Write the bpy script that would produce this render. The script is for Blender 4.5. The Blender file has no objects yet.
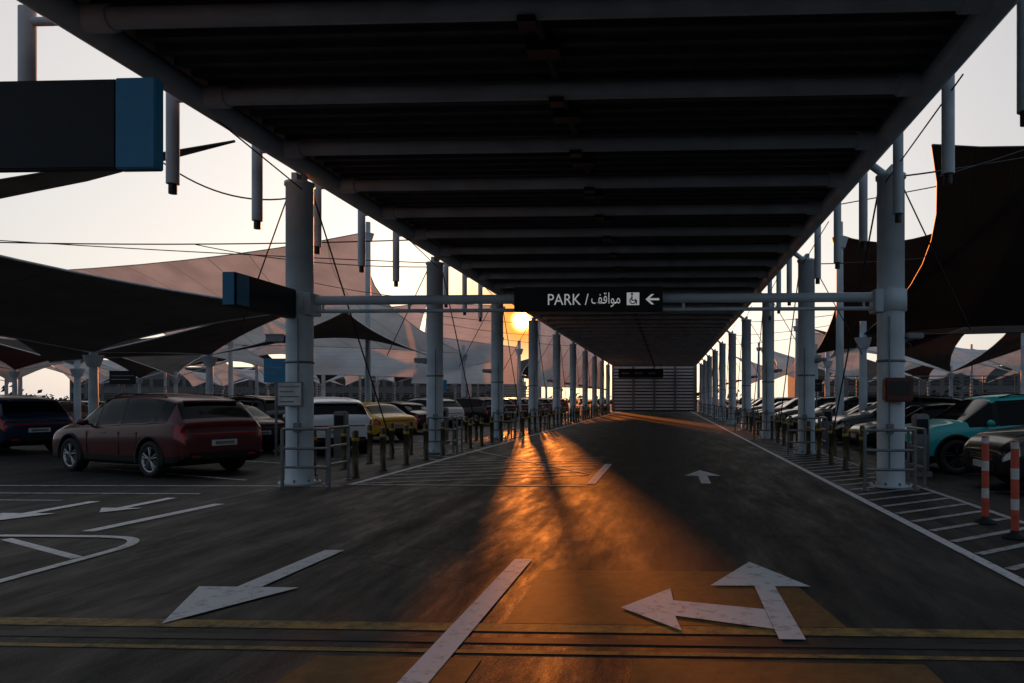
import bpy, bmesh, math, random
from mathutils import Vector, Matrix
random.seed(7)
sc=bpy.context.scene
sc.view_settings.view_transform='Standard'
sc.view_settings.look='None'
sc.view_settings.exposure=0

# ------------------------------------------------------------ materials
def nt(name):
    m=bpy.data.materials.new(name); m.use_nodes=True
    n=m.node_tree; b=n.nodes['Principled BSDF']; return m,n,b
def mat(name,col,rough=.5,metal=0.,noise=.25,scale=6.,bump=0.,coat=0.,emit=0.,spec=.5):
    m,n,b=nt(name)
    tc=n.nodes.new('ShaderNodeTexCoord')
    no=n.nodes.new('ShaderNodeTexNoise'); no.inputs['Scale'].default_value=scale; no.inputs['Detail'].default_value=6
    n.links.new(tc.outputs['Object'],no.inputs['Vector'])
    r=n.nodes.new('ShaderNodeValToRGB')
    r.color_ramp.elements[0].position=.3; r.color_ramp.elements[1].position=.7
    r.color_ramp.elements[0].color=[c*(1-noise) for c in col]+[1]
    r.color_ramp.elements[1].color=[min(1,c*(1+noise*.5)) for c in col]+[1]
    n.links.new(no.outputs['Fac'],r.inputs['Fac']); n.links.new(r.outputs['Color'],b.inputs['Base Color'])
    b.inputs['Roughness'].default_value=rough; b.inputs['Metallic'].default_value=metal
    b.inputs['Coat Weight'].default_value=coat; b.inputs['Coat Roughness'].default_value=.05
    b.inputs['Specular IOR Level'].default_value=spec
    if emit:
        b.inputs['Emission Color'].default_value=list(col)+[1]; b.inputs['Emission Strength'].default_value=emit
    if bump:
        bp=n.nodes.new('ShaderNodeBump'); bp.inputs['Strength'].default_value=bump; bp.inputs['Distance'].default_value=.02
        n.links.new(no.outputs['Fac'],bp.inputs['Height']); n.links.new(bp.outputs['Normal'],b.inputs['Normal'])
    return m

def asphalt():
    m,n,b=nt('asphalt'); L=n.links.new
    tc=n.nodes.new('ShaderNodeTexCoord')
    big=n.nodes.new('ShaderNodeTexNoise'); big.inputs['Scale'].default_value=.35; big.inputs['Detail'].default_value=8; big.inputs['Roughness'].default_value=.62
    mp=n.nodes.new('ShaderNodeMapping'); mp.inputs['Scale'].default_value=(1.0,.35,1)
    L(tc.outputs['Object'],mp.inputs['Vector']); L(mp.outputs[0],big.inputs['Vector'])
    fine=n.nodes.new('ShaderNodeTexNoise'); fine.inputs['Scale'].default_value=90; fine.inputs['Detail'].default_value=4
    L(tc.outputs['Object'],fine.inputs['Vector'])
    mp2=n.nodes.new('ShaderNodeMapping'); mp2.inputs['Scale'].default_value=(2.2,.05,1)
    st=n.nodes.new('ShaderNodeTexNoise'); st.inputs['Scale'].default_value=1.; st.inputs['Detail'].default_value=5
    L(tc.outputs['Object'],mp2.inputs['Vector']); L(mp2.outputs[0],st.inputs['Vector'])
    a=n.nodes.new('ShaderNodeMath'); a.operation='MULTIPLY'; L(big.outputs['Fac'],a.inputs[0]); L(st.outputs['Fac'],a.inputs[1])
    r=n.nodes.new('ShaderNodeValToRGB'); r.color_ramp.elements[0].position=.12; r.color_ramp.elements[1].position=.42
    r.color_ramp.elements[0].color=(.009,.009,.009,1); r.color_ramp.elements[1].color=(.050,.047,.046,1)
    L(a.outputs[0],r.inputs['Fac'])
    mx=n.nodes.new('ShaderNodeMix'); mx.data_type='RGBA'; mx.blend_type='MULTIPLY'; mx.inputs['Factor'].default_value=.9
    r2=n.nodes.new('ShaderNodeValToRGB'); r2.color_ramp.elements[0].position=.35; r2.color_ramp.elements[0].color=(.35,.35,.35,1); r2.color_ramp.elements[1].position=.62; r2.color_ramp.elements[1].color=(1.25,1.25,1.25,1)
    L(fine.outputs['Fac'],r2.inputs['Fac']); L(r.outputs['Color'],mx.inputs[6]); L(r2.outputs['Color'],mx.inputs[7])
    vo=n.nodes.new('ShaderNodeTexVoronoi'); vo.feature='DISTANCE_TO_EDGE'; vo.inputs['Scale'].default_value=.33
    wn=n.nodes.new('ShaderNodeTexNoise'); wn.inputs['Scale'].default_value=1.3; wn.inputs['Detail'].default_value=6
    L(tc.outputs['Object'],wn.inputs['Vector'])
    mv=n.nodes.new('ShaderNodeMix'); mv.data_type='RGBA'; mv.inputs['Factor'].default_value=.35
    L(tc.outputs['Object'],mv.inputs[6]); L(wn.outputs['Color'],mv.inputs[7]); L(mv.outputs[2],vo.inputs['Vector'])
    cr=n.nodes.new('ShaderNodeValToRGB'); cr.color_ramp.elements[0].position=.001; cr.color_ramp.elements[0].color=(.35,.35,.35,1); cr.color_ramp.elements[1].position=.007; cr.color_ramp.elements[1].color=(1,1,1,1)
    L(vo.outputs['Distance'],cr.inputs['Fac'])
    m2=n.nodes.new('ShaderNodeMix'); m2.data_type='RGBA'; m2.blend_type='MULTIPLY'; m2.inputs['Factor'].default_value=1
    L(mx.outputs[2],m2.inputs[6]); L(cr.outputs['Color'],m2.inputs[7]); L(m2.outputs[2],b.inputs['Base Color'])
    pn=n.nodes.new('ShaderNodeTexNoise'); pn.inputs['Scale'].default_value=1.5; pn.inputs['Detail'].default_value=10; pn.inputs['Roughness'].default_value=.75
    mp3=n.nodes.new('ShaderNodeMapping'); mp3.inputs['Scale'].default_value=(1.8,.35,1); L(tc.outputs['Object'],mp3.inputs['Vector']); L(mp3.outputs[0],pn.inputs['Vector'])
    rr=n.nodes.new('ShaderNodeMapRange'); rr.inputs['To Min'].default_value=.47; rr.inputs['To Max'].default_value=.86
    rr.inputs['From Min'].default_value=.32; rr.inputs['From Max'].default_value=.66
    L(pn.outputs['Fac'],rr.inputs['Value']); L(rr.outputs[0],b.inputs['Roughness'])
    b.inputs['Specular IOR Level'].default_value=.24
    bp=n.nodes.new('ShaderNodeBump'); bp.inputs['Strength'].default_value=.7; bp.inputs['Distance'].default_value=.008
    L(fine.outputs['Fac'],bp.inputs['Height']); L(bp.outputs['Normal'],b.inputs['Normal'])
    return m
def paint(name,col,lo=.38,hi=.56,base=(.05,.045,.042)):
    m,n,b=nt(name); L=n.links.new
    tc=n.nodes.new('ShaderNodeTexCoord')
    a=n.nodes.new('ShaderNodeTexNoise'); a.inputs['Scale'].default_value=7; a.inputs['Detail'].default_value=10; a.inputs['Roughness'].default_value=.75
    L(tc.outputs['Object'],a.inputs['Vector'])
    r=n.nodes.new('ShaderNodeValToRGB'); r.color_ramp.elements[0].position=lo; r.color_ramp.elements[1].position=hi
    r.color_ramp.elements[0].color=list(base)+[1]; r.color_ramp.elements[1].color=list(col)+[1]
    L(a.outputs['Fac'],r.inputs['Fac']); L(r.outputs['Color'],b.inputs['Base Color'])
    b.inputs['Roughness'].default_value=.7; b.inputs['Specular IOR Level'].default_value=.25
    return m
def fabric(name,col,trans):
    m=bpy.data.materials.new(name); m.use_nodes=True; n=m.node_tree; L=n.links.new
    n.nodes.clear()
    o=n.nodes.new('ShaderNodeOutputMaterial'); d=n.nodes.new('ShaderNodeBsdfDiffuse'); t=n.nodes.new('ShaderNodeBsdfTranslucent')
    mx=n.nodes.new('ShaderNodeMixShader'); mx.inputs[0].default_value=trans
    tc=n.nodes.new('ShaderNodeTexCoord'); no=n.nodes.new('ShaderNodeTexNoise'); no.inputs['Scale'].default_value=.5; no.inputs['Detail'].default_value=6
    L(tc.outputs['Object'],no.inputs['Vector'])
    uv=n.nodes.new('ShaderNodeSeparateXYZ'); L(tc.outputs['UV'],uv.inputs[0])
    mu=n.nodes.new('ShaderNodeMath'); mu.operation='MULTIPLY'; mu.inputs[1].default_value=9; L(uv.outputs['X'],mu.inputs[0])
    fr=n.nodes.new('ShaderNodeMath'); fr.operation='FRACT'; L(mu.outputs[0],fr.inputs[0])
    gt=n.nodes.new('ShaderNodeMath'); gt.operation='GREATER_THAN'; gt.inputs[1].default_value=.035; L(fr.outputs[0],gt.inputs[0])
    r=n.nodes.new('ShaderNodeValToRGB'); r.color_ramp.elements[0].color=[c*.75 for c in col]+[1]; r.color_ramp.elements[1].color=list(col)+[1]
    r.color_ramp.elements[0].position=.35; r.color_ramp.elements[1].position=.65
    L(no.outputs['Fac'],r.inputs['Fac'])
    sm=n.nodes.new('ShaderNodeMix'); sm.data_type='RGBA'; sm.blend_type='MIX'; sm.inputs[6].default_value=[c*.6 for c in col]+[1]
    L(gt.outputs[0],sm.inputs['Factor']); L(r.outputs['Color'],sm.inputs[7])
    L(sm.outputs[2],d.inputs['Color']); L(sm.outputs[2],t.inputs['Color'])
    L(d.outputs[0],mx.inputs[1]); L(t.outputs[0],mx.inputs[2]); L(mx.outputs[0],o.inputs[0])
    return m

M={}
M['asphalt']=asphalt()
M['white_line']=paint('white_line_paint',(.74,.74,.76),.28,.48,(.12,.115,.11))
M['faded_line']=paint('faded_line_paint',(.48,.48,.48),.32,.54)
M['yellow_line']=paint('yellow_line_paint',(.40,.25,.06),.34,.60)
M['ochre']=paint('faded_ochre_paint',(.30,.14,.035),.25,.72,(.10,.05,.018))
M['tar']=mat('tar_joint',(.010,.010,.010),.7)
M['steel_white']=mat('painted_steel',(.60,.68,.74),.42,0,.25,1.6)
M['steel_grey']=mat('galvanised_steel',(.20,.21,.22),.4,.6,.25,5)
M['deck']=mat('roof_deck',(.11,.108,.11),.6,0,.35,2)
M['dark']=mat('dark_metal',(.015,.015,.017),.45)
M['cable']=mat('cable_steel',(.03,.03,.03),.5,.3)
M['signdark']=mat('sign_panel_dark',(.007,.008,.012),.5,0,.2,6,0,0,0,.3)
M['signblue']=mat('sign_panel_blue',(.012,.20,.38),.4,0,.15)
M['signwhite']=mat('sign_letter_white',(.8,.8,.78),.5,0,.05,6,0,0,.28)
M['signplate']=mat('sign_plate_white',(.6,.6,.6),.5)
M['redbox']=mat('alarm_box_red',(.12,.02,.015),.5)
M['boll']=mat('bollard_brown_metal',(.10,.075,.04),.4,.4)
M['bollband']=mat('bollard_yellow_band',(.5,.33,.05),.4)
M['orange']=mat('delineator_orange',(.62,.09,.05),.5)
M['white']=mat('reflective_white',(.62,.62,.62),.5)
M['sail_dark']=fabric('sail_fabric_tan',(.120,.105,.095),.08)
M['sail_black']=fabric('sail_fabric_charcoal',(.060,.054,.052),.04)
M['sail_light']=fabric('sail_fabric_white',(.76,.79,.82),.36)
M['slat']=mat('louvre_slat',(.72,.68,.66),.5)
M['build']=mat('building_plaster',(.20,.19,.18),.8)
M['glass_dark']=mat('building_glass',(.02,.025,.03),.1)
M['concrete']=mat('concrete',(.22,.21,.20),.85,0,.3,4,.2)
M['tyre']=mat('tyre_rubber',(.014,.014,.014),.75)
M['rim']=mat('alloy_rim',(.42,.42,.43),.3,.9,.1)
M['rimdark']=mat('alloy_rim_dark',(.05,.05,.055),.35,.8,.1)
M['carglass']=mat('car_glass',(.003,.004,.005),.06,0,.1,2,0,0.,0.,.15)
M['trim']=mat('car_trim_black',(.008,.008,.008),.5,0,.2,6,0,0,0,.25)
M['tail']=mat('tail_lamp_red',(.38,.008,.008),.12,0,.1,4,0,.5)
M['lamp']=mat('head_lamp_glass',(.45,.47,.5),.08,.3,.1,4,0,1)
M['chrome']=mat('chrome',(.6,.6,.6),.12,1.,.05)
M['leaf']=mat('hedge_leaf',(.04,.06,.025),.7,0,.4,3)

# ------------------------------------------------------------ mesh builder
class MB:
    def __init__(s): s.v=[];s.f=[];s.mi=[];s.sm=[];s.mats=[]
    def mid(s,m):
        if m not in s.mats: s.mats.append(m)
        return s.mats.index(m)
    def add(s,vs,fs,m,smooth=False):
        o=len(s.v); s.v+= [tuple(v) for v in vs]; k=s.mid(m)
        for f in fs: s.f.append([o+i for i in f]); s.mi.append(k); s.sm.append(smooth)
    def box(s,x0,x1,y0,y1,z0,z1,m,bev=0.):
        if bev<=0:
            vs=[(x0,y0,z0),(x1,y0,z0),(x1,y1,z0),(x0,y1,z0),(x0,y0,z1),(x1,y0,z1),(x1,y1,z1),(x0,y1,z1)]
            s.add(vs,[(0,3,2,1),(4,5,6,7),(0,1,5,4),(1,2,6,5),(2,3,7,6),(3,0,4,7)],m)
        else:
            bm=bmesh.new(); bmesh.ops.create_cube(bm,size=1)
            for v in bm.verts: v.co=Vector(((x0+x1)/2+v.co.x*(x1-x0),(y0+y1)/2+v.co.y*(y1-y0),(z0+z1)/2+v.co.z*(z1-z0)))
            bmesh.ops.bevel(bm,geom=bm.edges[:],offset=bev,segments=2,affect='EDGES')
            bm.verts.index_update()
            s.add([v.co[:] for v in bm.verts],[[v.index for v in f.verts] for f in bm.faces],m); bm.free()
    def cyl(s,p,q,r,m,n=14,r2=None,caps=True):
        p=Vector(p);q=Vector(q);r2=r if r2 is None else r2
        d=(q-p).normalized(); u=d.cross(Vector((0,0,1)))
        if u.length<1e-4: u=Vector((1,0,0))
        u.normalize(); w=d.cross(u)
        vs=[]
        for c,rr in((p,r),(q,r2)):
            for i in range(n):
                a=2*math.pi*i/n; vs.append((c+u*math.cos(a)*rr+w*math.sin(a)*rr)[:])
        s.add(vs,[(i,(i+1)%n,n+(i+1)%n,n+i) for i in range(n)],m,True)
        if caps: s.add(vs,[list(range(n))[::-1],list(range(n,2*n))],m)
    def path(s,pts,r,m,n=6):
        for a,b in zip(pts[:-1],pts[1:]): s.cyl(a,b,r,m,n)
    def poly(s,pts,z,m): s.add([(x,y,z) for x,y in pts],[list(range(len(pts)))],m)
    def lathe(s,prof,m,n=24,origin=(0,0,0),axis='Z'):
        vs=[];ox,oy,oz=origin
        for r,h in prof:
            for i in range(n):
                a=2*math.pi*i/n
                if axis=='Z': vs.append((ox+r*math.cos(a),oy+r*math.sin(a),oz+h))
                else: vs.append((ox+r*math.cos(a),oy+h,oz+r*math.sin(a)))
        fs=[]
        for k in range(len(prof)-1):
            for i in range(n): fs.append((k*n+i,k*n+(i+1)%n,(k+1)*n+(i+1)%n,(k+1)*n+i))
        s.add(vs,fs,m,True)
    def mesh(s,name,fix=True):
        me=bpy.data.meshes.new(name); me.from_pydata(s.v,[],s.f)
        for m in s.mats: me.materials.append(M[m] if isinstance(m,str) else m)
        me.polygons.foreach_set('material_index',s.mi); me.polygons.foreach_set('use_smooth',s.sm); me.update()
        if fix:
            bm=bmesh.new(); bm.from_mesh(me); bmesh.ops.recalc_face_normals(bm,faces=bm.faces); bm.to_mesh(me); bm.free()
        return me
    def obj(s,name,loc=(0,0,0),rot=0,fix=True):
        return place(s.mesh(name,fix),name,loc,rot)
def place(me,name,loc=(0,0,0),rot=0,parent=None):
    o=bpy.data.objects.new(name,me); sc.collection.objects.link(o)
    o.location=loc; o.rotation_euler=(0,0,rot)
    if parent: o.parent=parent
    return o
def empty(name,loc=(0,0,0),rot=0):
    return place(None,name,loc,rot)

# ------------------------------------------------------------ ground
g=MB(); g.add([(-1500,-300,0),(1500,-300,0),(1500,2500,0),(-1500,2500,0)],[(0,1,2,3)],'asphalt'); g.obj('ground',fix=False)

# ------------------------------------------------------------ markings
k=MB()
def strip(x0,y0,x1,y1,w,z,m):
    d=Vector((x1-x0,y1-y0)); p=Vector((-d.y,d.x)).normalized()*w/2
    k.poly([(x0-p.x,y0-p.y),(x1-p.x,y1-p.y),(x1+p.x,y1+p.y),(x0+p.x,y0+p.y)],z,m)
Z1,Z2,Z3=.004,.008,.012
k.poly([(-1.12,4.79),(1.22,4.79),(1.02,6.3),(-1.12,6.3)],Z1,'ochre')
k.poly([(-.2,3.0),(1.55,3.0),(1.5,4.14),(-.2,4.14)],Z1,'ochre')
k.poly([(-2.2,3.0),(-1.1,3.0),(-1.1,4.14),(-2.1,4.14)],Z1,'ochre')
k.poly([(-14,4.62),(9,4.62),(9,4.78),(-14,4.78)],Z1,'yellow_line')
k.poly([(-14,4.40),(9,4.40),(9,4.50),(-14,4.50)],Z1,'tar')
k.poly([(-14,4.22),(9,4.22),(9,4.28),(-14,4.28)],Z1,'yellow_line')
strip(3.0,3,3.0,88,.12,Z2,'white_line')
strip(-5.7,12.4,-5.7,88,.12,Z2,'white_line')
for a,b in((2.2,6.7),(12.7,16.6)): strip(-1.38,a,-1.38,b,.17,Z2,'white_line')
strip(4.45,5,4.45,88,.1,Z2,'faded_line')
y=4.0
while y<60:
    strip(3.1,y,4.38,y+.9,.10,Z2,'faded_line'); y+=.62
strip(-5.6,12.4,-1.5,12.4,.12,Z2,'faded_line')
y=12.6
while y<17.6:
    strip(-5.6,y,-1.6,y+1.6,.12,Z2,'faded_line'); y+=.72
strip(-1.6,14.4,-5.6,20.5,.1,Z2+.002,'faded_line')
y=17.5
while y<60:
    strip(-5.75,y,-6.5,y+.6,.1,Z2,'faded_line'); y+=.9
strip(-6.75,7.9,-6.58,10.05,.17,Z2,'white_line')
strip(-16,11.9,-5.8,12.2,.10,Z2,'faded_line')
strip(-16,11.0,-7.6,11.1,.09,Z2,'faded_line')
strip(-16,10.3,-9.2,10.3,.08,Z2,'faded_line')
pts=[(-5.65,3.0),(-5.65,6.9)]+[(-6.15+.5*math.cos(a),6.95+.62*math.sin(a)) for a in [math.radians(t) for t in range(10,91,16)]]+[(-6.3,7.6),(-9.5,7.6)]
for i,(a,b) in enumerate(zip(pts[:-1],pts[1:])): strip(a[0],a[1],b[0],b[1],.11,Z2+.0004*i,'white_line')
for q in range(5): strip(-5.75,6.6-q*1.0,-7.3,7.45-q*1.0,.10,Z1,'white_line')
def arrow(cx,tip,base,tail,hw,sw,z=Z3,sk=0.):
    s=1 if tip>base else -1
    k.poly([(cx-hw,base),(cx+hw,base),(cx-sk,tip)][::s],z,'white_line')
    k.poly([(cx-sw+sk,tail),(cx+sw+sk,tail),(cx+sw,base),(cx-sw,base)][::s],z,'white_line')
arrow(-3.42,4.66,5.6,7.0,.42,.10,sk=.04)
arrow(-8.6,8.3,9.1,10.2,.38,.09)
arrow(-7.7,9.2,9.6,10.6,.3,.08)
k.poly([(.72,4.52),(.89,4.52),(.89,5.80),(.72,5.80)],Z3,'white_line')
k.poly([(.36,5.80),(1.18,5.80),(.78,6.66)],Z3,'white_line')
k.poly([(-.34,5.16),(.10,4.66),(.06,4.98),(.716,4.72),(.716,5.16),(.05,5.36),(.03,5.70)],Z3,'white_line')
arrow(.72,15.2,14.1,12.8,.36,.09)
for i in range(12):
    yy=13.0+i*2.9
    strip(-8.0,yy,-12.6,yy+2.1,.1,Z2,'faded_line')
    strip(5.4,yy-4,10.2,yy-4,.1,Z2,'faded_line')
k.obj('road_markings',fix=False)

# ------------------------------------------------------------ canopy
XL,XR=-6.62,3.55; ZC=5.80
c=MB()
c.cyl((XL,1.5,ZC),(XL,88,ZC),.16,'steel_white',18); c.cyl((XR,1.5,ZC),(XR,88,ZC),.16,'steel_white',18)
yb=3.5; i=0; beams=[]
while yb<88: beams.append(yb); yb+=2.05
for yb in beams:
    c.cyl((XL,yb,ZC+.02),(XR,yb,ZC+.02),.115,'steel_white',16)
    c.cyl((XL+.1,yb,ZC+.02),(XL+.42,yb,ZC+.02),.15,'steel_white',16)
    c.cyl((XR-.42,yb,ZC+.02),(XR-.1,yb,ZC+.02),.15,'steel_white',16)
    c.box(-1.62,-1.42,yb-.10,yb+.10,ZC-.17,ZC-.1,'dark')
    c.box(-1.72,-1.32,yb+.9,yb+1.15,ZC+.02,ZC+.17,'dark')
c.box(XL-.1,XR+.1,1.5,88.2,6.10,6.22,'deck')
y=1.6
while y<88:
    c.box(XL+.05,XR-.05,y,y+.10,6.02,6.099,'deck'); y+=.34
c.box(-1.56,-1.48,1.5,88,5.93,6.01,'deck')
c.box(XL-.16,XL-.10,1.5,88.2,5.98,6.26,'steel_grey'); c.box(XR+.10,XR+.16,1.5,88.2,5.98,6.26,'steel_grey')
colY=[5.1+7.52*i for i in range(11)]
for yb in beams:
    if min(abs(yb-cy) for cy in colY)<.55: continue
    if yb>28: continue
    for xs,sg in((XL-.38,-1),(XR+.26,1)):
        if sg<0 and yb<8: xs-=.2
        c.cyl((xs,yb,ZC+.15),(xs,yb,4.60),.085,'steel_white',12)
        c.cyl((xs,yb,4.60),(xs,yb,4.46),.055,'dark',10)
        c.cyl((xs-sg*.36,yb,ZC),(xs,yb,ZC),.05,'steel_white',8)
c.obj('canopy')

# ------------------------------------------------------------ columns
def column_mesh(side,rods,collar):
    m=MB()
    m.lathe([(0,0),(.36,0),(.36,.04),(.245,.045),(.245,.30),(.235,.31),(.235,5.45),(.26,5.46),(.26,5.52),(0,5.52)],'steel_white',28)
    for a in range(8):
        t=a*math.pi/4+.2; m.cyl((.31*math.cos(t),.31*math.sin(t),.04),(.31*math.cos(t),.31*math.sin(t),.09),.022,'steel_grey',6)
    if collar: m.lathe([(.237,3.1),(.275,3.11),(.275,3.48),(.237,3.49)],'steel_white',28)
    m.lathe([(.237,2.2),(.25,2.205),(.25,2.24),(.237,2.245)],'steel_grey',28)
    m.box(-.05,.05,-.2,.2,5.52,5.66,'steel_white')
    m.cyl((0,0,5.45),(-side*.12 if side<0 else -side*.35,0,5.72),.07,'steel_white',10)
    if rods:
        m.cyl((-side*.15,.2,5.35),(-side*.15,4.1,.25),.017,'cable',6)
        m.cyl((side*.2,.0,5.35),(side*1.9,1.2,2.9),.014,'cable',6)
        m.cyl((-side*.15,-.2,5.35),(-side*.15,-3.4,5.75),.012,'cable',6)
    m.box(side*.25,side*.55,-.12,.12,2.62,2.72,'steel_grey',.02)
    m.cyl((side*.2,0,2.6),(side*.4,0,2.62),.03,'steel_grey',8)
    m.cyl((-side*.1,-.245,.3),(-side*.1,-.245,3.0),.014,'steel_grey',6)
    m.box(-side*.1-.06,-side*.1+.06,-.31,-.235,.95,1.12,'steel_grey',.008)
    return m.mesh('support_column')
cl=column_mesh(-1,1,0); cr=column_mesh(1,1,0); cl0=column_mesh(-1,0,0); cr0=column_mesh(1,0,0); cl1=column_mesh(-1,1,1); cr1=column_mesh(1,1,1)
for i,yy in enumerate(colY):
    place((cl0,cl1)[i] if i<2 else cl,'support_column',(-6.75,yy,0)); place((cr0,cr1)[i] if i<2 else cr,'support_column',(3.98,yy,0))

def sign_box(x0,x1,y0,y1,z0,z1,m,frame='steel_grey'):
    b=MB(); b.box(x0,x1,y0,y1,z0,z1,frame,.01); b.box(x0+.02,x1-.02,y0-.006,y0-.001,z0+.02,z1-.02,m)
    return b
b=sign_box(-6.98,-6.52,12.28,12.34,1.42,1.86,'signplate')
for q in range(4): b.box(-6.93,-6.57+(-.1 if q%2 else 0),12.270,12.2735,1.76-q*.09,1.785-q*.09,'steel_grey')
b.obj('notice_sign')
b=MB(); b.box(3.76,4.24,12.2,12.4,1.50,1.92,'redbox',.03); b.box(3.82,4.18,12.19,12.198,1.62,1.86,'dark'); b.obj('fire_alarm_box')

def hoop_mesh():
    m=MB()
    for x in(-.42,.42):
        m.cyl((x,0,0),(x,0,1.02),.03,'steel_grey',10)
        m.cyl((x,0,0),(x,0,.015),.07,'steel_grey',10)
    for z in(.35,.68,1.02): m.cyl((-.42,0,z),(.42,0,z),.024,'steel_grey',8)
    return m.mesh('guard_rail')
hm=hoop_mesh()
for yy in colY[1:]:
    place(hm,'guard_rail',(-6.35,yy-.55,0)); place(hm,'guard_rail',(3.78,yy-.6,0))
    place(hm,'guard_rail',(-6.15,yy+.25,0),math.pi/2); place(hm,'guard_rail',(4.5,yy+.2,0),math.pi/2)

# ------------------------------------------------------------ overhead gantry sign
def text(body,size,loc,parent,name,m='signwhite',rot=(math.pi/2,0,0),sx=1.):
    cu=bpy.data.curves.new(name,'FONT'); cu.body=body; cu.size=size; cu.extrude=.002
    cu.materials.append(M[m])
    o=bpy.data.objects.new(name,cu); sc.collection.objects.link(o); o.location=loc; o.rotation_euler=rot; o.parent=parent; o.scale=(sx,1,1)
    return o
e=empty('overhead_sign')
b=MB()
b.cyl((-6.5,12.6,3.36),(3.74,12.6,3.36),.085,'steel_white',14)
b.cyl((-6.5,12.6,3.16),(3.74,12.6,3.16),.035,'steel_white',10)
for xx in (-6.3,-4.7,-3.1,.3,1.9,3.5): b.cyl((xx,12.6,3.16),(xx,12.6,3.36),.025,'steel_white',8)
for xx in(-6.5,3.72): b.box(xx-.07,xx+.07,12.4,12.8,3.08,3.48,'steel_white',.01)
o=b.obj('gantry_beam'); o.parent=e
b=MB(); b.box(-2.70,-.07,12.28,12.46,3.10,3.53,'signdark',.015)
b.box(-.36,-.30,12.46,12.53,3.12,3.5,'steel_grey'); b.box(-2.5,-2.44,12.46,12.53,3.12,3.5,'steel_grey')
o=b.obj('sign_panel'); o.parent=e
yf=12.272
text('PARK /',.28,(-2.11,yf,3.21),e,'sign_text',sx=.88)
text('\uFED2\uFED7\uFE8D\uFEEE\uFEE3',.27,(-1.33,yf,3.23),e,'sign_text_arabic',sx=.70)
b=MB()
b.box(-.70,-.48,yf-.002,yf,3.20,3.42,'signwhite')
def ring(b,cx,cz,r,w,a0,a1,m,yy):
    n=14
    for i in range(n):
        t0=a0+(a1-a0)*i/n; t1=a0+(a1-a0)*(i+1)/n
        b.add([(cx+r*math.cos(t0),yy,cz+r*math.sin(t0)),(cx+r*math.cos(t1),yy,cz+r*math.sin(t1)),(cx+(r-w)*math.cos(t1),yy,cz+(r-w)*math.sin(t1)),(cx+(r-w)*math.cos(t0),yy,cz+(r-w)*math.sin(t0))],[(0,1,2,3)],m)
ring(b,-.595,3.275,.06,.018,math.radians(120),math.radians(400),'signdark',yf-.005)
b.box(-.62,-.598,yf-.006,yf-.004,3.27,3.37,'signdark'); b.box(-.628,-.59,yf-.006,yf-.004,3.378,3.41,'signdark')
b.box(-.597,-.54,yf-.006,yf-.004,3.275,3.292,'signdark'); b.box(-.54,-.52,yf-.006,yf-.004,3.22,3.29,'signdark')
b.add([(-.37,yf-.003,3.30),(-.27,yf-.003,3.39),(-.22,yf-.003,3.39),(-.30,yf-.003,3.318),(-.13,yf-.003,3.318),(-.13,yf-.003,3.282),(-.30,yf-.003,3.282),(-.22,yf-.003,3.21),(-.27,yf-.003,3.21)],[(0,1,2,3),(3,4,5,6),(0,3,6),(0,6,7,8)],'signwhite')
o=b.obj('sign_pictograms'); o.parent=e

b=MB(); b.box(-6.86,-6.66,10.55,12.34,3.0,3.52,'signdark',.015); b.box(-6.85,-6.67,10.53,10.548,3.01,3.51,'signblue')
b.box(-6.655,-6.65,10.58,10.9,3.02,3.50,'signblue')
b.obj('direction_sign')
b=MB(); b.box(-8.8,-3.862,4.75,4.83,3.17,3.795,'signdark',.008); b.box(-3.86,-3.57,4.745,4.835,3.165,3.80,'signblue',.008)
b.cyl((-6.6,5.1,3.48),(-3.9,4.92,3.48),.07,'steel_white',12)
b.obj('direction_sign')
def post_sign(x,y,z0,z1,w,m='signblue'):
    b=MB(); b.cyl((0,0,0),(0,0,z1),.035,'steel_grey',10); b.box(-w/2,w/2,-.07,-.036,z0,z1,m,.01)
    b.box(-w/2+.08,w/2-.08,-.075,-.0705,(z0+z1)/2+.06,(z0+z1)/2+.10,'steel_grey'); b.box(-w/2+.08,w/2-.25,-.075,-.0705,(z0+z1)/2-.1,(z0+z1)/2-.06,'steel_grey')
    b.obj('parking_sign',(x,y,0))
post_sign(-10.6,18.6,2.0,2.65,.62); post_sign(-24,30,2.2,2.8,1.2,'signdark'); post_sign(-18,34,2.2,2.7,1.0,'signdark')
post_sign(7.2,34,1.9,2.5,.5,'signdark'); post_sign(-12.4,38,2.0,2.6,.7)

# ------------------------------------------------------------ bollards etc
m=MB(); m.lathe([(0,0),(.09,0),(.09,.02),(.06,.025),(.06,.70),(.068,.705),(.068,.80),(.06,.805),(.06,.90),(.045,.93),(0,.94)],'boll',16)
m.lathe([(.0615,.72),(.0695,.722),(.0695,.785),(.0615,.79)],'bollband',16)
bm_=m.mesh('bollard')
y=13.6
while y<75:
    if min(abs(y-cy) for cy in colY)>.8:
        place(bm_,'bollard',(-6.15,y,0)); place(bm_,'bollard',(-7.15,y+.3,0))
        place(bm_,'bollard',(4.55,y+.2,0))
        if y<34: place(bm_,'bollard',(3.95,y+.7,0))
    y+=1.35
m=MB(); m.lathe([(0,0),(.13,0),(.13,.03),(.05,.06),(.045,.09)],'tyre',18)
prev=.09
for i,zt in enumerate((.32,.44,.66,.78,1.0,1.07)):
    m.lathe([(.043,prev),(.043,zt)],'orange' if i%2==0 else 'white',18); prev=zt
m.lathe([(.043,1.07),(.03,1.09),(0,1.09)],'orange',18)
dm=m.mesh('delineator_post')
place(dm,'delineator_post',(3.97,8.9,0)); place(dm,'delineator_post',(3.87,7.95,0))
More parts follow.
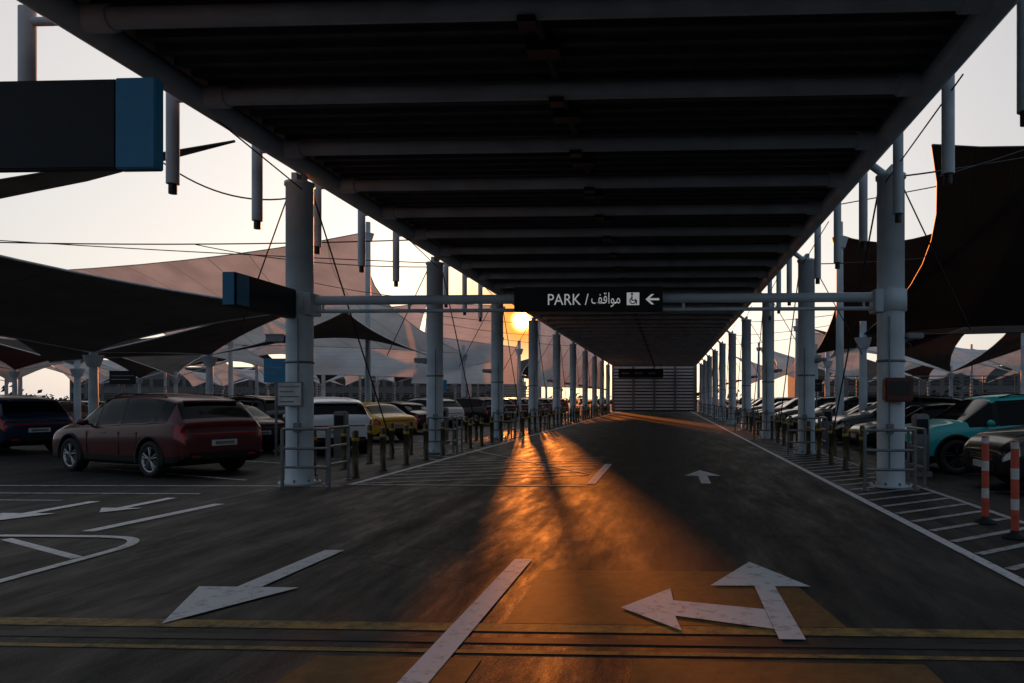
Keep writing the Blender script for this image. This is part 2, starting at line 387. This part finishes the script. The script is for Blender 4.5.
for x,y in((-8.0,16.9),(-7.8,24.2),(5.1,14.3),(5.1,22.5)):
    b=MB(); b.box(-.18,.18,-.14,.14,.0,.1,'concrete'); b.box(-.15,.15,-.11,.11,.1,1.25,'steel_grey',.03); b.box(-.11,.11,-.117,-.111,.85,1.15,'signdark')
    b.obj('charging_pedestal',(x,y,0))

# ------------------------------------------------------------ sails
def sail(cs,sag=.18,m='sail_dark',N=14,droop=.0,name='shade_sail',masts=(),hem='cable'):
    cs=[Vector(p) for p in cs]; cen=sum(cs,Vector())/4
    def edge(a,b,t):
        p=a.lerp(b,t); mid=(a+b)/2; d=(cen-mid)*sag; 
        return p+Vector((d.x,d.y,d.z*.3-droop))*4*t*(1-t)
    vs=[];uvs=[]
    for j in range(N+1):
        v=j/N
        for i in range(N+1):
            u=i/N
            e0=edge(cs[0],cs[1],u); e1=edge(cs[3],cs[2],u); f0=edge(cs[0],cs[3],v); f1=edge(cs[1],cs[2],v)
            bl=(cs[0]*(1-u)*(1-v)+cs[1]*u*(1-v)+cs[2]*u*v+cs[3]*(1-u)*v)
            vs.append((e0*(1-v)+e1*v+f0*(1-u)+f1*u-bl)[:]); uvs.append((u,v))
    fs=[(j*(N+1)+i,j*(N+1)+i+1,(j+1)*(N+1)+i+1,(j+1)*(N+1)+i) for j in range(N) for i in range(N)]
    b=MB(); b.add(vs,fs,m,True)
    for a,q in((0,1),(1,2),(2,3),(3,0)):
        b.path([edge(cs[a],cs[q],t/8) for t in range(9)],.03,hem,5)
    for i in masts:
        p=cs[i]; b.cyl((p.x,p.y,0),(p.x,p.y,p.z+.5),.17,'steel_white',12,.12); b.cyl((p.x,p.y,p.z-.5),(p.x,p.y,p.z-.1),.2,'steel_white',12,.32)
    me=b.mesh(name,False)
    uvl=me.uv_layers.new()
    for li,l in enumerate(me.loops):
        if l.vertex_index<len(uvs): uvl.data[li].uv=uvs[l.vertex_index]
    return place(me,name)
# left near
sail([(-15.8,14,5.0),(-10.6,20,4.15),(-20.3,24,3.2),(-27,19,4.5)],.14,masts=(2,),hem='white')
sail([(-20.3,24,3.2),(-11.4,21,4.6),(-15.2,27,4.8),(-20.1,30,3.5)],.16,masts=(3,),hem='white')
sail([(-9.3,14.7,7.1),(-22,20,7.75),(-24,22,7.7),(-15,17.5,7.2)],.03)
sail([(-20.1,30,3.5),(-12.6,27,5.0),(-11.4,34,3.6),(-17,38,5.6)],.18,masts=(2,),hem='white')
sail([(-30,26,6.2),(-20.3,24.2,3.3),(-20.1,29.8,3.5),(-31,34,3.4)],.16,hem='white')
# left tall light ones
sail([(-40,40,9.0),(-15.6,36,10.3),(-13.5,46,4.6),(-36,50,5.5)],.20,'sail_light',masts=(1,2),hem='white')
sail([(-60,46,11.2),(-40,40,5.0),(-36,52,8.5),(-58,60,6)],.18,'sail_light',masts=(1,),hem='white')
sail([(-11.9,50,8.3),(-11.7,49.6,4.4),(-17,47,3.0),(-18,52,8.8)],.05,'sail_light',masts=(0,),hem='white')  # added sail, placed to block the sun left of the light gap
sail([(-10.72,50.5,5.3),(-10.70,50,2.6),(-17,46,2.6),(-17,48,6.0)],.02,'sail_light',masts=(0,),hem='white')  # added low sun blocker: shades the near road, stays below the sun
sail([(-18,52,8.8),(-17,47,3.0),(-25,46,3.2),(-26,52,8.0)],.08,'sail_light',hem='white')  # added sail, carries the sun block further left
sail([(-12.1,66,9.8),(-11.7,64,2.7),(-7.4,79,2.7),(-7.5,82,9.4)],.02,'sail_light',masts=(0,3),hem='white')  # added sail, placed to keep direct sun off the right lane
# right near
sail([(5.6,15,6.9),(14.5,14,7.9),(15.5,25,4.0),(7.2,26,3.9)],.22,'sail_black',masts=(3,))
sail([(6.6,27,7.8),(11.5,30,8.6),(13.0,38,4.3),(8.0,38,4.0)],.22,'sail_black',masts=(0,3))
sail([(14.5,14,7.9),(25,16,6.0),(26,28,8.5),(15.5,25,4.0)],.16,'sail_black')
sail([(7.2,26,3.9),(15.5,25,4.0),(20,36,6.8),(13,38,4.3)],.16,'sail_black')
def field(x0,sx,nx,y0,sy,ny,hi,lo,m):
    P={}
    for i in range(nx+1):
        for j in range(ny+1):
            P[i,j]=(x0+sx*i+random.uniform(-.8,.8),y0+sy*j+random.uniform(-1,1),(hi if (i+j)%2 else lo)+random.uniform(-.5,.5))
    for i in range(nx):
        for j in range(ny):
            mm=m if random.random()<.65 else 'sail_dark'
            sail([P[i,j],P[i+1,j],P[i+1,j+1],P[i,j+1]],.24,mm,8,masts=(0,),hem='white')
field(-16,-13,5,58,12,5,8.0,3.6,'sail_light')
field(10,12,4,44,12,5,7.6,3.6,'sail_light')
field(-30,-13,3,34,12,2,6.5,3.2,'sail_light')

# stay cables over the car park
b=MB()
def cat(p,q,s,r=.02):
    p=Vector(p);q=Vector(q); b.path([(p.lerp(q,t/16)-Vector((0,0,s*4*(t/16)*(1-t/16))))[:] for t in range(17)],r,'cable',5)
cat((-28,20,6.6),(-6.7,20.1,6.2),.25); cat((-28,20,6.9),(-6.7,20.1,5.5),.1,.015)
cat((-10.2,13.5,6.4),(-6.8,12.7,5.3),.35,.016)
cat((3.9,12.7,5.5),(14.5,14,8.2),.3,.016); cat((4.6,12,5.3),(9.3,13,7.2),.1,.016); cat((4,20,6.9),(20,20,10),.1,.016)
for s in(-1,1):
    for yy in colY[2:7]: cat((-6.9 if s<0 else 4.1,yy,5.4),((-16 if s<0 else 13),yy+3,6.8),.2,.016)
b.obj('stay_cables')

# ------------------------------------------------------------ far end louvre wall
b=MB()
for i in range(14): b.box(-6.9,3.7,90,90.12,.15+i*.41,.40+i*.41,'slat')
for xx in(-6.9,-4.3,-1.6,1.1,3.6): b.box(xx-.12,xx+.12,89.85,89.99,0,5.9,'steel_grey')
b.box(-7.1,3.9,90.4,90.5,0,6.3,'dark')
b.obj('louvre_wall')
b=MB(); b.box(-5.8,-.4,84,84.2,4.1,5.2,'signdark',.02)
for q in range(3): b.box(-5.4+q*1.6,-4.5+q*1.6,83.985,83.995,4.55,4.75,'steel_grey')
for xx in(-5.5,-.7): b.cyl((xx,84.1,5.15),(xx,84.1,5.8),.04,'steel_grey',8)
b.obj('hanging_sign')

def fence(x0,x1,y,h,name='fence'):
    b=MB(); n=int((x1-x0)/2.5)
    for i in range(n+1):
        xx=x0+(x1-x0)*i/n; b.box(xx-.04,xx+.04,y-.04,y+.04,0,h,'steel_grey')
    z=.3
    while z<=h: b.box(x0,x1,y+.045,y+.075,z,z+.08,'steel_grey'); z+=.28
    b.obj(name)
fence(13,46,58,3.4); fence(-60,-13,72,3.0)
def building(x0,x1,y0,y1,h,n):
    e=empty('terminal_building'); 
    b=MB(); b.box(x0,x1,y0,y1,0,h,'build'); o=b.obj('walls'); o.parent=e
    b=MB(); b.box(x0-.5,x1+.5,y0-.5,y1+.5,h+.003,h+.5,'concrete'); o=b.obj('roof'); o.parent=e
    b=MB()
    for f in range(int(h//3.5)):
        for i in range(n):
            w=(x1-x0)/n; b.box(x0+w*i+w*.12,x0+w*(i+1)-w*.12,y0-.06,y0-.01,1+f*3.5,3+f*3.5,'glass_dark')
    o=b.obj('windows'); o.parent=e
building(30,110,150,175,8,20); building(-150,-40,170,195,9,26)
b=MB()
for i in range(2600):
    cx=random.uniform(-140,120); 
    cz=abs(random.gauss(0,1))*(.8+.7*math.sin(cx*.21)*math.sin(cx*.07+1))+.3; cy=130+random.gauss(0,1.5)
    s=random.uniform(.3,.7); a=Vector((random.gauss(0,1),random.gauss(0,1),random.gauss(0,1))).normalized(); u=a.orthogonal().normalized()*s; w=a.cross(u)*.6; p=Vector((cx,cy,cz+.4))
    b.add([p-u,p-w,p+u,p+w],[(0,1,2,3)],'leaf')
b.obj('hedge',fix=False)

# ------------------------------------------------------------ cars
def paintmat(name,col,metal=.3):
    return mat(name,col,.3,metal,.04,3,0,.35)
def car_mesh(name,body,kind='suv',L=4.6,W=1.86,H=1.66,rim='rim'):
    fx=L/4.6; fw=W/1.86; fh=H/1.68
    # x, underside z, belt z, roof z, half width, roof half width
    if kind=='suv':
        S=[(-2.30,.40,.80,.86,.80,.70),(-2.27,.30,.98,1.06,.87,.76),(-2.16,.24,1.07,1.17,.92,.76),(-1.88,.22,1.13,1.54,.93,.68),
           (-1.52,.22,1.10,1.63,.93,.70),(-1.42,.22,1.09,1.64,.93,.70),(-.42,.22,1.05,1.69,.93,.71),(-.34,.22,1.04,1.69,.93,.71),(.42,.22,1.01,1.64,.93,.70),
           (.52,.22,1.0,1.58,.93,.70),(1.18,.22,.98,1.12,.92,.77),(1.28,.22,.97,1.08,.92,.76),(1.80,.22,.93,1.02,.91,.74),(2.12,.23,.86,.94,.88,.70),(2.26,.26,.74,.80,.82,.62),(2.30,.34,.64,.69,.74,.55)]
        pil=[4,6]; rear=2; ws=9
    else:
        S=[(-2.30,.40,.76,.82,.78,.66),(-2.26,.28,.92,.99,.85,.72),(-2.10,.22,.98,1.06,.90,.76),(-1.70,.22,1.00,1.12,.91,.74),
           (-1.15,.22,1.00,1.48,.91,.65),(-1.02,.22,1.0,1.53,.91,.66),(-.25,.22,.98,1.60,.91,.67),(-.17,.22,.98,1.60,.91,.67),(.46,.22,.96,1.54,.91,.65),
           (.55,.22,.95,1.49,.91,.65),(1.28,.22,.92,1.04,.90,.74),(1.38,.22,.91,1.00,.90,.74),(1.85,.22,.86,.93,.88,.72),(2.12,.23,.79,.85,.85,.68),(2.26,.26,.68,.73,.79,.60),(2.30,.34,.60,.63,.72,.54)]
        pil=[4,6]; rear=3; ws=9
    mats=[body,M['carglass'],M['trim'],M['tail'],M['lamp'],M['chrome']]
    rings=[]
    for (x,zb,be,ro,w,rw) in S:
        x*=fx; w*=fw; rw*=fw; be*=fh; ro*=fh
        mid=zb+(be-zb)*.66
        h=[(0,zb),(w*.84,zb),(w*.975,zb+.05),(w*.985,zb+.05+(be-zb)*.16),(w*1.0,mid),(w*.975,be-.045),(w*.93,be),(rw,be+(ro-be)*.86),(rw*.88,ro-.005),(0,ro+.02)]
        rings.append([(x,-yy,zz) for yy,zz in h]+[(x,yy,zz) for yy,zz in h[-2:0:-1]])
    n=len(rings[0]); vs=[p for r in rings for p in r]
    fs=[];mi=[]
    for i in range(len(S)-1):
        for j in range(n):
            jj=j if j<9 else n-1-j
            k=0
            if jj in(0,1): k=2
            if jj==2 and kind=='suv' and 1<=i<=13: k=2
            if jj==6 and rear+1<=i<=ws and i not in pil and i!=ws-1: k=1
            if jj==6 and (i==ws-1 or i in pil and i>rear): k=2
            if i==ws and jj in(7,8): k=1
            if i==rear and jj in(7,8): k=1
            if i in(0,1) and jj in(4,5): k=3
            if i in(13,14) and jj==4: k=4
            if i==14 and jj in(2,3): k=2
            fs.append((i*n+j,i*n+(j+1)%n,(i+1)*n+(j+1)%n,(i+1)*n+j)); mi.append(k)
    fs.append(list(range(n))[::-1]); mi.append(0)
    fs.append([(len(S)-1)*n+t for t in range(n)]); mi.append(2)
    me=bpy.data.meshes.new('tmp'); me.from_pydata(vs,[],fs)
    for m_ in mats: me.materials.append(m_)
    me.polygons.foreach_set('material_index',mi); me.polygons.foreach_set('use_smooth',[True]*len(fs))
    bm=bmesh.new(); bm.from_mesh(me); bmesh.ops.recalc_face_normals(bm,faces=bm.faces)
    cre=bm.edges.layers.float.new('crease_edge')
    for ed in bm.edges:
        a_,b_=ed.verts[0].index,ed.verts[1].index
        ja,jb=a_%n,b_%n; ia,ib=a_//n,b_//n
        if ja==jb:
            jm=ja if ja<=9 else n-ja
            ed[cre]={6:.85,7:.6,5:.35,4:.5,3:.5,2:.6,1:.6}.get(jm,0)
        else:
            jm=min(ja if ja<=9 else n-ja, jb if jb<=9 else n-jb)
            if jm==6 and ia in pil+[p+1 for p in pil]+[ws-1,ws]: ed[cre]=1
            if ia in(0,len(S)-1): ed[cre]=.55
            if ia in(rear,rear+1,ws,ws+1) and jm>=7: ed[cre]=.7
            if ia==2 and jm<6: ed[cre]=.15
    bm.to_mesh(me); bm.free()
    o=place(me,'tmpbody')
    s=o.modifiers.new('s','SUBSURF'); s.levels=2; s.render_levels=2
    wx=[-1.38*fx,1.38*fx]; R=.36
    cb=MB()
    for x in wx:
        for sg in(-1,1): cb.cyl((x,sg*(W/2-.32),R),(x,sg*(W/2+.2),R),R+.06,'trim',32)
    cm=cb.mesh('cut'); 
    cm.materials.clear()
    for m_ in mats: cm.materials.append(m_)
    for p in cm.polygons: p.material_index=2; p.use_smooth=False
    co=place(cm,'tmpcut')
    bo=o.modifiers.new('b','BOOLEAN'); bo.operation='DIFFERENCE'; bo.object=co; bo.solver='EXACT'
    dg=bpy.context.evaluated_depsgraph_get(); dg.update()
    res=bpy.data.meshes.new_from_object(o.evaluated_get(dg))
    bpy.data.objects.remove(o); bpy.data.objects.remove(co)
    x=MB()
    for wxx in wx:
        for sg in(-1,1):
            yo=sg*(W/2-.015); yi=sg*(W/2-.24)
            c0=(wxx,0,R)
            x.lathe([(.20,yi),(.34,yi),(R,yi+sg*.03),(R,yo-sg*.03),(.345,yo),(.255,yo),(.25,yo-sg*.03)],'tyre',32,c0,'Y')
            x.lathe([(.255,yo-sg*.004),(.235,yo-sg*.012),(.225,yo-sg*.09),(.0,yo-sg*.10)],'rimdark',28,c0,'Y')
            x.lathe([(.256,yo-sg*.002),(.232,yo-sg*.01),(.225,yo-sg*.05)],rim,28,c0,'Y')
            for q in range(5):
                for dq in(-.12,.12):
                    a=q*2*math.pi/5+.3; ca,sa=math.cos(a+dq*.3),math.sin(a+dq*.3); cb2,sb2=math.cos(a+dq*1.3),math.sin(a+dq*1.3)
                    x.cyl((wxx+.04*ca,yo-sg*.02,R+.04*sa),(wxx+.235*cb2,yo-sg*.02,R+.235*sb2),.019,rim,6)
            x.cyl((wxx,yo-sg*.06,R),(wxx,yo-sg*.005,R),.05,rim,12)
            if kind=='suv':   # arch cladding
                N=16; av=[];yc=sg*(W/2+.004)
                for t in range(N+1):
                    a=math.radians(-12)+math.radians(204)*t/N
                    for rr,yy in((R+.055,yc-sg*.06),(R+.058,yc),(R+.105,yc-sg*.004),(R+.115,yc-sg*.05)): av.append((wxx+rr*math.cos(a),yy,max(.2,R+rr*math.sin(a))))
                x.add(av,[(4*t+q,4*t+q+1,4*t+q+5,4*t+q+4) for t in range(N) for q in range(3)],'trim',True)
    for sg in(-1,1):
        xm=.70*fx; ym=sg*(W/2-.03); zm=1.05*fh
        bmm=bmesh.new(); bmesh.ops.create_icosphere(bmm,subdivisions=2,radius=1)
        vsx=[(xm+v.co.x*.07,ym+sg*.11+v.co.y*.115,zm+.03+v.co.z*.075) for v in bmm.verts]; bmm.verts.index_update()
        x.add(vsx,[[v.index for v in f.verts] for f in bmm.faces],body,True); bmm.free()
        x.cyl((xm,ym-sg*.08,zm-.03),(xm,ym+sg*.08,zm),.02,'trim',6)
        for dx in(-.9,.08): x.box(min(dx,dx+.2)*fx,(dx+.2)*fx,sg*(W/2-.002)-.012,sg*(W/2-.002)+.012,.86*fh,.885*fh,'chrome',.005)
        for dx in(-.98,-.38,.74): x.box(dx*fx-.006,dx*fx+.006,sg*(W/2-.004)-.006,sg*(W/2-.004)+.006,.42,.90*fh,'dark')
        if kind=='suv': x.path([(-1.50*fx,sg*.62*fw,1.58*fh),(-1.38*fx,sg*.62*fw,1.655*fh),(.0*fx,sg*.62*fw,1.685*fh),(.30*fx,sg*.62*fw,1.62*fh)],.015,'trim' ,6)
    xr=-L/2
    x.box(xr-.022,xr+.05,-.26,.26,.62*fh,.74*fh,'signplate',.004)
    x.box(xr-.028,xr-.0225,-.2,.2,.65*fh,.71*fh,'steel_grey')
    x.box(xr-.008,xr+.08,-.68,.68,.835*fh,.87*fh,'tail',.008)
    x.box(xr-.02,xr+.12,-.70,.70,.36,.50,'trim',.02)
    for sg in(-1,1): x.box(xr-.024,xr+.0,sg*.58-.09,sg*.58+.09,.40,.44,'tail',.004)
    x.box(L/2-.06,L/2+.02,-.52,.52,.34,.50,'trim',.02)
    for q in range(3): x.box(L/2-.02,L/2+.012,-.42,.42,.54*fh+q*.04,.555*fh+q*.04,'chrome',.003)
    x.box(L/2-.06,L/2+.028,-.26,.26,.39,.50,'signplate',.004)
    if kind=='suv': x.box((-1.99)*fx,(-1.78)*fx,-.56,.56,1.50*fh,1.54*fh,body,.015)
    xe=x.mesh('extras')
    bm=bmesh.new(); bm.from_mesh(res); nb=len(res.materials)
    off=len(bm.faces); bm.from_mesh(xe); bm.faces.ensure_lookup_table()
    for f in bm.faces[off:]: f.material_index+=nb
    out=bpy.data.meshes.new(name); bm.to_mesh(out); bm.free()
    for m_ in list(res.materials): out.materials.append(m_)
    for m_ in list(xe.materials): out.materials.append(m_)
    return out
red=car_mesh('suv_red',paintmat('car_paint_maroon',(.085,.003,.006),.1),L=4.7)
blue=car_mesh('suv_blue',paintmat('car_paint_navy',(.006,.014,.05)),rim='rimdark')
white=car_mesh('suv_white',paintmat('car_paint_white',(.78,.79,.80),0),L=4.3,H=1.6)
yel=car_mesh('car_yellow',paintmat('car_paint_yellow',(.70,.36,.02),0),'sedan',L=4.1,H=1.5)
teal=car_mesh('suv_teal',paintmat('car_paint_turquoise',(.02,.42,.42),.0),L=4.4,H=1.64,rim='rimdark')
blk=car_mesh('suv_black',paintmat('car_paint_black',(.008,.008,.009)),L=4.7,H=1.66)
sed=car_mesh('sedan_black',paintmat('car_paint_charcoal',(.012,.012,.014)),'sedan',L=4.7,W=1.82,H=1.5)
silv=car_mesh('sedan_silver',paintmat('car_paint_silver',(.3,.3,.31),.6),'sedan',L=4.6,W=1.8,H=1.5)
R=math.radians
def car(me,x,y,h): place(me,'parked_car',(x,y,0),R(h))
car(red,-11.15,14.8,157)
car(blue,-19.9,20.0,158)
car(white,-10.2,20.6,125)
car(yel,-11.4,26.0,148)
car(sed,-13.4,20.2,153)
car(blk,-15.0,24.5,153); car(silv,-21,27,153); car(sed,-12.6,32,153); car(white,-13,37,153); car(blk,-12,42,150)
for i in range(6): car(random.choice([blk,sed,silv,white,red]),-12.5,47+i*5,152)
for i in range(5): car(random.choice([blk,sed,silv,white]),-24-i*6.5,33+i*1.2,95)
for i in range(8): car(random.choice([blk,sed,silv,white]),-30-i*4.5,46,95)
car(teal,7.2,15.6,184)
car(blk,7.75,12.3,181)
car(blk,9.0,18.5,182)
car(sed,8.0,21.4,180); car(blk,8.0,24.3,180); car(sed,8.0,27.2,180); car(blk,8.0,30.1,180); car(sed,8,33,180); car(blk,8,35.9,180)
for i in range(8): car(random.choice([blk,sed,silv,blue,red]),8.1,39+i*2.95,180)
for i in range(6): car(random.choice([blk,sed,silv,white]),15.5,18+i*3.2,180)

# ------------------------------------------------------------ world, sun
elev=R(6.3); az=R(-11.75)
sd=Vector((math.sin(az)*math.cos(elev),math.cos(az)*math.cos(elev),math.sin(elev)))
w=bpy.data.worlds.new('World'); sc.world=w; w.use_nodes=True; n=w.node_tree; L=n.links.new
bg=n.nodes['Background']
sky=n.nodes.new('ShaderNodeTexSky'); sky.sky_type='NISHITA'; sky.sun_disc=False
sky.sun_elevation=elev; sky.sun_rotation=az; sky.air_density=1.0; sky.dust_density=2.0; sky.ozone_density=1.5
tc=n.nodes.new('ShaderNodeTexCoord')
dt=n.nodes.new('ShaderNodeVectorMath'); dt.operation='DOT_PRODUCT'; dt.inputs[1].default_value=sd
nrm=n.nodes.new('ShaderNodeVectorMath'); nrm.operation='NORMALIZE'; L(tc.outputs['Generated'],nrm.inputs[0]); L(nrm.outputs[0],dt.inputs[0])
def pw(e):
    mx=n.nodes.new('ShaderNodeMath'); mx.operation='MAXIMUM'; mx.inputs[1].default_value=0; L(dt.outputs['Value'],mx.inputs[0])
    p=n.nodes.new('ShaderNodeMath'); p.operation='POWER'; p.inputs[1].default_value=e; L(mx.outputs[0],p.inputs[0]); return p.outputs[0]
def powr(e,s,col):
    v=n.nodes.new('ShaderNodeVectorMath'); v.operation='SCALE'; v.inputs[0].default_value=[c*s for c in col]; L(pw(e),v.inputs['Scale']); return v.outputs[0]
def addv(a,b_):
    v=n.nodes.new('ShaderNodeVectorMath'); v.operation='ADD'; L(a,v.inputs[0])
    if isinstance(b_,tuple): v.inputs[1].default_value=b_
    else: L(b_,v.inputs[1])
    return v.outputs[0]
def mixc(f,a,col):
    v=n.nodes.new('ShaderNodeMix'); v.data_type='RGBA'; L(f,v.inputs['Factor']); L(a,v.inputs[6]); v.inputs[7].default_value=col+(1,); return v.outputs[2]
sc1=n.nodes.new('ShaderNodeVectorMath'); sc1.operation='SCALE'; sc1.inputs['Scale'].default_value=.45; L(sky.outputs[0],sc1.inputs[0])
tot=addv(sc1.outputs[0],powr(1.6,10.4,(1,.88,.77)))
tot=addv(tot,(1.9,2.35,3.0))
tot=mixc(pw(160),tot,(15.5,10.0,4.0))
tot=mixc(pw(1300),tot,(16.0,5.2,.5))
tot=mixc(pw(7000),tot,(60.0,12.0,.6))
tot=addv(tot,powr(40000,900,(1,.75,.25)))
L(tot,bg.inputs['Color']); bg.inputs['Strength'].default_value=.07
sl=bpy.data.lights.new('sun','SUN'); sl.energy=3.6; sl.color=(1,.25,.035); sl.angle=R(1.3)
so=bpy.data.objects.new('sun',sl); sc.collection.objects.link(so)
so.rotation_euler=(-sd).to_track_quat('-Z','Y').to_euler()

# ------------------------------------------------------------ camera
cd=bpy.data.cameras.new('camera'); cam=bpy.data.objects.new('camera',cd); sc.collection.objects.link(cam)
cam.location=(0,0,1.55); cam.rotation_euler=(math.pi/2,0,R(2.35))
cd.sensor_width=36; cd.lens=36*700/1024; cd.shift_x=-.123; cd.shift_y=.0562; cd.clip_end=5000; cd.clip_start=.05
sc.camera=cam
